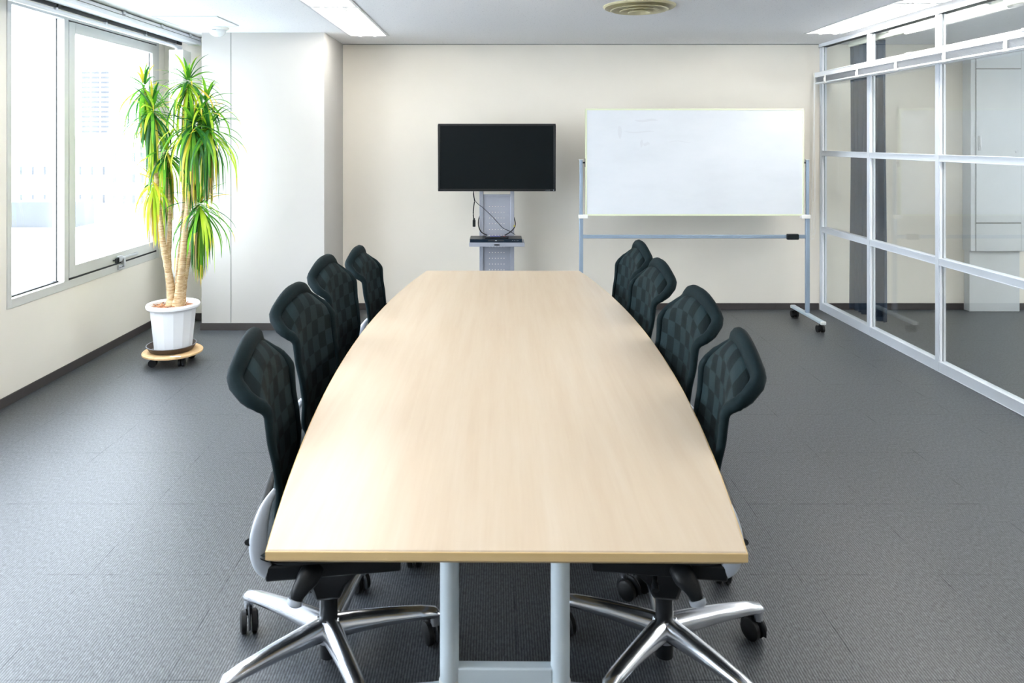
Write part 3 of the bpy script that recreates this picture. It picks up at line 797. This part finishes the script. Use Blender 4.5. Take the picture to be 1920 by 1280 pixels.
sh = MB().box(-.224, .224, -.27, -.0255, .672, .68).box(-.224, .224, -.273, -.266, .672, .705).box(-.224, -.218, -.266, -.03, .68, .700).box(.218, .224, -.266, -.03, .68, .700).build('shelf', 'tv_stand', o, bevel=.002)
MB().lathe([(0, 0), (.013, 0), (.013, .002), (0, .002)], (0, 0, 0), 16).build('badge', 'player_top', sh, xf=Matrix.Translation((0, -.274, .687)) @ Matrix.Rotation(R(90), 4, 'X') @ Matrix.Scale(2.0, 4, (1, 0, 0)) @ Matrix.Scale(.5, 4, (0, 1, 0)))
for s_ in (-1, 1):
    MB().box(min(s_*.10, s_*.16), max(s_*.10, s_*.16), -.30, .30, .060, .095).build('foot', 'tv_stand', o, bevel=.004)
    for e in (-1, 1):
        MB().cyl((s_*.13-.012, e*.26, .03), (s_*.13+.012, e*.26, .03), .03, 16).box(s_*.13-.016, s_*.13+.016, e*.26-.015, e*.26+.015, .03, .062).build('caster', 'rubber', o)
MB().box(-.20, .20, -.035, -.025, 1.20, 1.23).box(-.20, .20, -.035, -.025, 1.45, 1.48).build('mounting_bar', 'tv_stand', o)

tv = empty('television', (TX, 6.04, 1.108), label='black flat-screen television switched off, mounted on the grey stand', cat='television')
w, h_ = .488, .560
b = MB().box(-w, w, 0, .045, 0, h_).box(-.36, .36, .045, .063, .06, .48)
b.build('casing', 'tv_body', tv, bevel=.004)
b = MB(); f_ = .016
b.box(-w, w, -.010, 0, 0, .020).box(-w, w, -.010, 0, h_-f_, h_).box(-w, -w+f_, -.010, 0, .020, h_-f_).box(w-f_, w, -.010, 0, .020, h_-f_).build('bezel', 'tv_body', tv, bevel=.002)
MB().box(-w+f_, w-f_, -.004, -.0005, .020, h_-f_).build('screen', 'tv_screen', tv, smooth=False)
b = MB()
for q in range(4): b.box(.405+q*.010, .410+q*.010, -.0106, -.0100, .007, .010)
b.box(.467, .476, -.0108, -.0100, .006, .013).build('indicator', 'grey_dot', tv, smooth=False)

pl = empty('disc_player', (TX-.007, 6.0, .6805), label='slim navy black disc player on the television stand shelf', cat='disc player')
MB().box(-.212, .212, -.118, .085, .006, .052).build('casing', 'player_top', pl, bevel=.002)
MB().box(-.212, .212, -.122, -.118, .010, .052).build('front_panel', 'player', pl, bevel=.0015)
MB().box(-.065, .065, -.1228, -.122, .034, .044).build('disc_tray', 'gasket', pl)
MB().box(-.007, .007, -.1232, -.1226, .036, .043).box(.130, .133, -.1232, -.1218, .037, .041).box(.145, .149, -.1232, -.1218, .037, .041).box(.160, .163, -.1232, -.1218, .037, .041).box(.175, .180, -.1232, -.1218, .037, .041).build('marking', 'grey_dot', pl)
MB().cyl((-.17, -.09, 0), (-.17, -.09, .007), .012).cyl((.17, -.09, 0), (.17, -.09, .007), .012).cyl((-.17, .06, 0), (-.17, .06, .007), .012).cyl((.17, .06, 0), (.17, .06, .007), .012).build('foot', 'rubber', pl)
rm = empty('remote_control', (TX-.0, 5.925, .7328), R(-7), label='black remote control with blue buttons lying on the disc player', cat='remote control')
MB().box(-.095, .095, -.022, .022, 0, .016).build('body', 'black', rm, bevel=.005, bseg=3)
b = MB()
for i in range(7):
    for j in range(3): b.box(-.055+i*.0125, -.047+i*.0125, -.015+j*.011, -.008+j*.011, .016, .0178)
b.build('blue_keys', 'blue_btn', rm)
MB().box(.055, .068, -.012, .002, .016, .018).build('pink_key', 'red_btn', rm)
b = MB()
for i in range(3): b.box(-.082+i*.009, -.077+i*.009, -.004, .012, .016, .0178)
b.build('pale_keys', 'grey_dot', rm)

Y6 = 6.09
def cable(name, pix, r, lab, cat, yy_=Y6, ys_=None):
    pts = [at_y(px, py, (ys_[i] if ys_ else yy_)) for i, (px, py) in enumerate(pix)]
    c0 = pts[0].copy(); root = empty(name, tuple(c0), label=lab, cat=cat)
    MB().tube([p-c0 for p in catmull(pts, 6)], r, 8).build('cord', 'rubber', root)
    return root, c0
r_, c0 = cable('power_cable', [(888, 352), (888, 366), (889.5, 376), (888, 390), (887.5, 402), (888.5, 410)], .0042, 'black power cable with loose plug dangling left of the stand column', 'cable', 6.07)
e = at_y(888.7, 417, 6.07)-c0
MB().box(e.x-.011, e.x+.013, e.y-.011, e.y+.011, e.z-.035, e.z+.022).box(e.x-.007, e.x+.009, e.y-.007, e.y+.007, e.z+.022, e.z+.036).build('plug', 'rubber', r_, bevel=.004)
MB().box(e.x-.004, e.x-.002, e.y-.003, e.y+.003, e.z-.050, e.z-.035).box(e.x+.004, e.x+.006, e.y-.003, e.y+.003, e.z-.050, e.z-.035).build('plug_prong', 'chrome_s', r_)
cable('video_cable', [(888, 356), (890, 374), (897, 383), (905, 389), (920, 403), (935, 419), (944, 428), (953, 432), (961, 436.5), (966, 440)], .0026, 'thin black video cable crossing the column down to the disc player', 'cable', ys_=[6.07, 6.07, 6.08, 6.08, 6.08, 6.08, 6.085, 6.09, 6.09, 6.085])
r_, c0 = cable('looped_cable', [(900, 404), (897.5, 412), (897.3, 423), (901, 433), (907, 438), (914, 441)], .0045, 'thick black cable looping round the left edge of the stand column', 'cable', ys_=[6.17, 6.13, 6.10, 6.095, 6.09, 6.085])
r_, c0 = cable('tied_cable', [(962.5, 404), (965.5, 414), (965.5, 424), (960, 432), (952, 438), (946, 441)], .0045, 'thick black cable with yellow tie looping round the right edge of the column', 'cable', ys_=[6.17, 6.13, 6.10, 6.095, 6.09, 6.085])
e = at_y(964.5, 423.5, 6.10)-c0
MB().cyl((e.x, e.y, e.z-.006), (e.x, e.y, e.z+.006), .007, 10).build('cable_tie', 'yellow', r_)

# ------------------------------------------------------------------ whiteboard on wheels
YW = 6.04
o = empty('whiteboard', (1.647, YW, 0), label='wide mobile whiteboard on a blue-grey wheeled frame', cat='whiteboard')
hw, z0, z1 = .905, .905, 1.794
b = MB()
MB().box(-hw+.01, hw-.01, -.012, .010, z0+.01, z1-.01).build('panel', 'board', o, smooth=False)
b = MB().box(-hw, hw, -.016, .014, z0, z0+.014).box(-hw, hw, -.016, .014, z1-.014, z1).box(-hw, -hw+.012, -.016, .014, z0+.014, z1-.014).box(hw-.012, hw, -.016, .014, z0+.014, z1-.014)
b.build('board_frame', 'board_frame', o, bevel=.002)
b = MB()
for cx_, cz_, ww, hh_ in ((-.40, 1.695, .10, .010), (-.46, 1.60, .13, .006), (-.62, 1.60, .018, .05), (-.44, 1.505, .012, .03), (-.40, 1.50, .03, .012), (-.12, 1.52, .10, .003)):
    n_ = 7; vv = []
    for i in range(n_+1):
        t = i/n_; x = cx_+(t-.5)*2*ww; zc_ = cz_+.006*math.sin(t*7+cx_*9)
        e_ = hh_*(math.sin(PI*t)**.5+.05)
        vv.append((b.bm.verts.new((x, -.0123, zc_-e_)), b.bm.verts.new((x, -.0123, zc_+e_))))
    for a, c in zip(vv, vv[1:]): b.bm.faces.new((a[0], c[0], c[1], a[1]))
b.build('smudge', 'smudge', o, smooth=False)
for s_ in (-1, 1):
    px_ = s_*.940
    MB().box(px_-.016, px_+.016, -.014, .014, .10, .90).box(px_-.013, px_+.013, -.011, .011, .90, 1.367).build('upright', 'stand_blue', o, bevel=.004)
    MB().box(px_-.018, px_+.018, -.016, .016, 1.366, 1.372).build('upright_cap', 'leg_cap', o, bevel=.002)
    MB().box(min(s_*.885, s_*.960), max(s_*.885, s_*.960), -.022, .022, .882, .914).build('swivel_clamp', 'white_plastic', o, bevel=.004)
    MB().cyl((s_*.903, 0, 1.345), (s_*.93, 0, 1.345), .007, 10).box(min(s_*.903, s_*.909), max(s_*.903, s_*.909), -.01, .01, 1.31, 1.38).build('pivot', 'gasket', o)
    ft = MB().box(px_-.022, px_+.022, -.29, .29, .072, .098).build('foot', 'stand_foot', o, bevel=.008, bseg=3)
    for e in (-1, 1):
        MB().box(px_-.023, px_+.023, min(e*.285, e*.30), max(e*.285, e*.30), .071, .099).build('foot_cap', 'leg_cap', o, bevel=.008, bseg=3)
        c = Vector((px_, e*.25, .028))
        cs = MB().cyl(tuple(c+Vector((0, 0, .01))), tuple(c+Vector((0, 0, .046))), .010, 10)
        for q in (-1, 1): cs.tube([c+Vector((q*.008, .01, 0)), c+Vector((q*.028, .01, 0))], .028, 16)
        cs.box(c.x-.008, c.x+.008, c.y-.012, c.y+.02, .02, .058)
        cs.build('caster', 'rubber', o)
MB().box(-.925, .925, -.012, .012, .717, .746).build('crossbar', 'stand_blue', o, bevel=.004)
e = at_y(1485.5, 442.5, YW-.02)
er = empty('whiteboard_eraser', (e.x, YW-.012, .709), label='black eraser clinging to the crossbar of the whiteboard', cat='eraser')
MB().box(-.048, .048, -.028, -.001, 0, .048).build('grip', 'black', er, bevel=.006, bseg=3)
MB().box(-.046, .046, -.034, -.028, .004, .044).build('felt', 'seat', er, bevel=.002)

# ------------------------------------------------------------------ potted dracaena on a dolly
PX, PY = -2.232, 5.02
d = empty('plant_dolly', (PX, PY, 0), label='round wooden plant dolly on black casters under the white pot', cat='plant dolly')
MB().lathe([(0, .066), (.186, .066), (.195, .070), (.196, .080), (.190, .086), (0, .087)], seg=48).build('plate', 'dolly_wood', d)
MB().box(.055, .125, -.172, -.152, .0872, .0885).build('sticker', 'blind_fabric', d)
for k_ in range(4):
    a = R(-42+k_*90); c = Vector((.135*math.cos(a), .135*math.sin(a), .026)); n = Vector((math.cos(a+.9), math.sin(a+.9), 0))
    cs = MB().cyl((c.x, c.y, .03), (c.x, c.y, .066), .009, 10)
    for q in (-1, 1): cs.tube([c+n*q*.005, c+n*q*.020], .026, 16)
    cs.tube([c+n*-.006+Vector((0, 0, .02)), c+n*.006+Vector((0, 0, .02))], .018, 10)
    cs.build('caster', 'rubber', d)
s_ = empty('plant_saucer', (PX-.008, PY, .0872), label='stained brown saucer between the white pot and the dolly', cat='saucer')
MB().lathe([(0, 0), (.132, 0), (.140, .004), (.158, .036), (.161, .038), (.158, .040), (.154, .037), (.136, .007), (0, .006)], seg=48).build('dish', 'saucer', s_)
MB().lathe([(.159, .038), (.1625, .039), (.1625, .0415), (.157, .0415), (.157, .039)], seg=48, caps=False).build('rim', 'saucer_rim', s_)
p = empty('potted_dracaena', (PX+.003, PY, .0945), label='tall dracaena with drooping green and yellow leaves in a white pot', cat='potted plant')
MB().lathe([(0, 0), (.118, 0), (.122, .006), (.150, .285), (.150, .30), (.144, .30), (.140, .24)], seg=14, ang=.2).build('pot', 'pot', p, smooth=False)
MB().lathe([(.150, .282), (.166, .284), (.173, .292), (.174, .306), (.168, .315), (.157, .316), (.150, .308), (.146, .27)], seg=48, caps=False).build('pot_rim', 'pot', p)
MB().lathe([(.147, .285), (.10, .293), (.05, .296), (0, .298)], seg=24).build('soil', 'mulch', p)
b = MB()
for k_ in range(60):
    a = random.uniform(0, 2*PI); r = random.uniform(.05, .135); x, y = r*math.cos(a), r*math.sin(a)
    Mx = Matrix.Translation((x, y, .299)) @ Euler((random.uniform(-.4, .4), random.uniform(-.4, .4), random.uniform(0, 6)), 'XYZ').to_matrix().to_4x4()
    b.box(-.012, .012, -.004, .004, -.002, .002, M4=Mx)
b.build('bark_chip', 'mulch', p)['kind'] = 'stuff'
P0 = Vector((PX+.003, PY, .0945))
def pp(px, py, dy=0.): return at_y(px, py, PY+dy)-P0
trunks = [([(322, 572, 0), (320, 540, 0), (315, 505, -.02), (306, 460, -.03), (300, 410, -.03), (295, 350, -.03), (290, 305, -.03), (287, 270, -.03), (284, 225, -.03)], .031, .016),
          ([(334, 572, -.01), (337, 540, -.02), (341, 500, -.03), (346, 440, -.03), (351, 390, -.04), (356, 340, -.04), (359, 290, -.03), (362, 250, -.03), (362, 235, -.03)], .033, .017),
          ([(340, 570, .03), (347, 520, .05), (355, 480, .06), (366, 430, .07), (374, 395, .08)], .024, .014),
          ([(333, 565, .02), (336, 500, .05), (342, 440, .06), (346, 380, .06), (349, 310, .07), (350, 240, .07), (352, 165, .07)], .024, .015),
          ([(314, 500, -.02), (318, 440, .02), (318, 380, .03), (314, 330, .04), (312, 300, .04)], .020, .012),
          ([(290, 305, -.03), (284, 260, 0), (276, 210, .0), (270, 165, .0)], .016, .011),
          ([(355, 345, -.04), (372, 300, -.03), (385, 265, .0), (391, 248, .0)], .016, .011),
          ([(350, 310, .07), (366, 260, .08), (380, 215, .08), (387, 190, .08)], .014, .010)]
for pts, r0, r1 in trunks:
    q = catmull([pp(*t) for t in pts], 6); n = len(q)
    rr = [r0+(r1-r0)*min(1, i/n*2.0)+.0008*math.sin(i*2.1) for i in range(n)]
    rr[0] *= 1.35; rr[1] *= 1.25; rr[2] *= 1.15
    MB().tube(q, rr, 12).build('trunk', 'bark', p, angle=70)
def crown(c, n, L, tint, wide=1.0, up=.19, seed=0, hangdry=.0):
    """c centre; straps leave the tip in all directions, the older ones hang down"""
    rd = random.Random(seed); b = MB(); names = ['leaf_green', 'leaf_dark', 'leaf_lime', 'leaf_yellow', 'leaf_dry']
    for nm in names: b.mi(nm)
    for k_ in range(n):
        age = k_/n                      # 0 young (top) .. 1 old (low, hanging)
        az = k_*2.39996+rd.uniform(-.3, .3)
        el = R(84)-R(68)*(age/up)+rd.uniform(-.35, .25) if age < up else R(-8)-R(76)*min(1, (age-up)/(1-up)*1.5)+rd.uniform(-.25, .25)
        ln = L*(.50+.62*min(1, age*2.0))*rd.uniform(.8, 1.12)
        bend = (.55+1.1*age)*rd.uniform(.8, 1.25)
        base = Vector((0, 0, .05-.15*age)); h = Vector((math.cos(az), math.sin(az), 0)); pos = base.copy()+h*.008
        N = 9; step = ln/N; wv = .0108*wide*rd.uniform(.8, 1.15)
        side = Vector((-h.y, h.x, 0)); e = el; tw = rd.uniform(-.5, .5)
        r = rd.random()
        yl_ = tint+.25*age*tint
        mi_ = 3 if r < yl_*.35 else (2 if r < yl_ else (1 if r > .72 else 0))
        if age > .88 and rd.random() < hangdry: mi_ = 4
        prev = None
        for i in range(N+1):
            t = i/N; wd = wv*(math.sin(PI*min(1, t*1.15+.16))**.6 if t < .5 else (1-t)**.55*1.30)*1.0
            wd = max(wd, .0006)
            dirv = (h*math.cos(e)+Vector((0, 0, math.sin(e)))).normalized()
            nrm = side.cross(dirv).normalized(); sd = (side*math.cos(tw*t)+nrm*math.sin(tw*t))
            cen = pos-nrm*wd*.35
            cur = (b.bm.verts.new(pos+c+sd*wd), b.bm.verts.new(cen+c), b.bm.verts.new(pos+c-sd*wd))
            if prev:
                m2 = 3 if (mi_ in (0, 2) and t > .86 and k_ % 3 == 0) else mi_
                for a_, c__ in ((0, 1), (1, 2)):
                    f = b.bm.faces.new((prev[a_], prev[c__], cur[c__], cur[a_])); f.material_index = m2
            prev = cur
            pos = pos+dirv*step
            lim = -R(88)
            e = max(lim, e-bend*step/ln*(.4+1.5*t)*1.35)
    b.build('leaf_crown', 'leaf_green', p, angle=180)
CR = [((270, 168, 0), 60, .30, .25, 1), ((286, 212, -.03), 105, .34, .30, 2), ((353, 158, .07), 115, .36, .32, 3), ((387, 196, .08), 70, .30, .12, 4),
      ((362, 238, -.03), 135, .42, .26, 5), ((391, 246, 0), 85, .38, .22, 6), ((312, 290, .04), 85, .36, .38, 7), ((288, 345, -.02), 45, .30, .75, 8), ((375, 388, .08), 110, .38, .16, 9)]
for (px, py, dy), n, L, tint, sd in CR:
    crown(pp(px, py, dy), n, L, tint, wide=.95, seed=sd, hangdry=.7)

# ------------------------------------------------------------------ outside the windows
def bmat(name, c): M[name] = mat(name, c, .8, 0, .05, noise=.05, nscale=.4)
bmat('pale_facade', (.80, .78, .76, 1)); bmat('pale_roof', (.80, .81, .82, 1)); bmat('haze_glass', (.078, .082, .088, 1)); bmat('tower_facade', (.5, .53, .57, 1))
bmat('tower_glass', (.078, .082, .088, 1)); bmat('roof_plant', (.08, .085, .09, 1))
bmat('street', (.55, .56, .58, 1))
tag(MB().box(-200, -3.2, -60, 260, -12.5, -12).build('ground', 'street', smooth=False), kind=S)
def building(name, px0, px1, y, ztop, depth, m, wm, rows, cols, label, zb=-12, ww=.55, hh=.45, z_lo=None):
    x0, x1 = (px0-CX)*y/F, (px1-CX)*y/F
    o = empty(name, (x0, y, zb), label=label, cat='building')
    Wd, Ht = x1-x0, ztop-zb
    MB().box(0, Wd, 0, depth, 0, Ht).build('facade', m, o, smooth=False)
    MB().box(-.15, Wd+.15, -.15, depth+.15, Ht, Ht+.4).build('parapet', 'pale_roof', o, smooth=False)
    lo = (z_lo-zb) if z_lo is not None else 1.5
    for r in range(rows):
        b = MB()
        for c in range(cols):
            cw = Wd/cols; ch = (Ht-lo-.8)/rows
            xx = c*cw+cw*(1-ww)/2; zz = lo+r*ch
            b.box(xx, xx+cw*ww, -.04, .02, zz, zz+ch*hh)
        b.build('window_row', wm, o, smooth=False)
    return o
building('apartment_tower', 152, 206, 150, H+(CY-122)/F*150, 14, 'tower_facade', 'tower_glass', 13, 3, 'hazy high-rise tower far away beyond the casement window', zb=-12, ww=.86, hh=.5, z_lo=3)
building('office_block', 206, 330, 72, H+(CY-248)/F*72, 10, 'pale_facade', 'haze_glass', 5, 7, 'pale office block with small square windows outside the casement window', zb=-12, ww=.36, hh=.42, z_lo=-9)
building('low_block', -60, 206, 84, H+(CY-262)/F*84, 10, 'pale_facade', 'haze_glass', 3, 12, 'pale low block outside, left of the office block', zb=-12, ww=.2, hh=.3, z_lo=-9)
o = empty('rooftop', (-22, 30, -12), label='pale flat rooftop with a low parapet just outside the window', cat='rooftop')
MB().box(-20, 11, 0, 14, 0, 8.7).build('roof_slab', 'pale_roof', o, smooth=False)
MB().box(-20, 11, 13.6, 14, 8.7, 9.3).build('parapet', 'pale_roof', o, smooth=False)
MB().box(-5, -1.2, 10, 12, 8.7, 10.1).build('roof_unit', 'roof_plant', o, smooth=False)
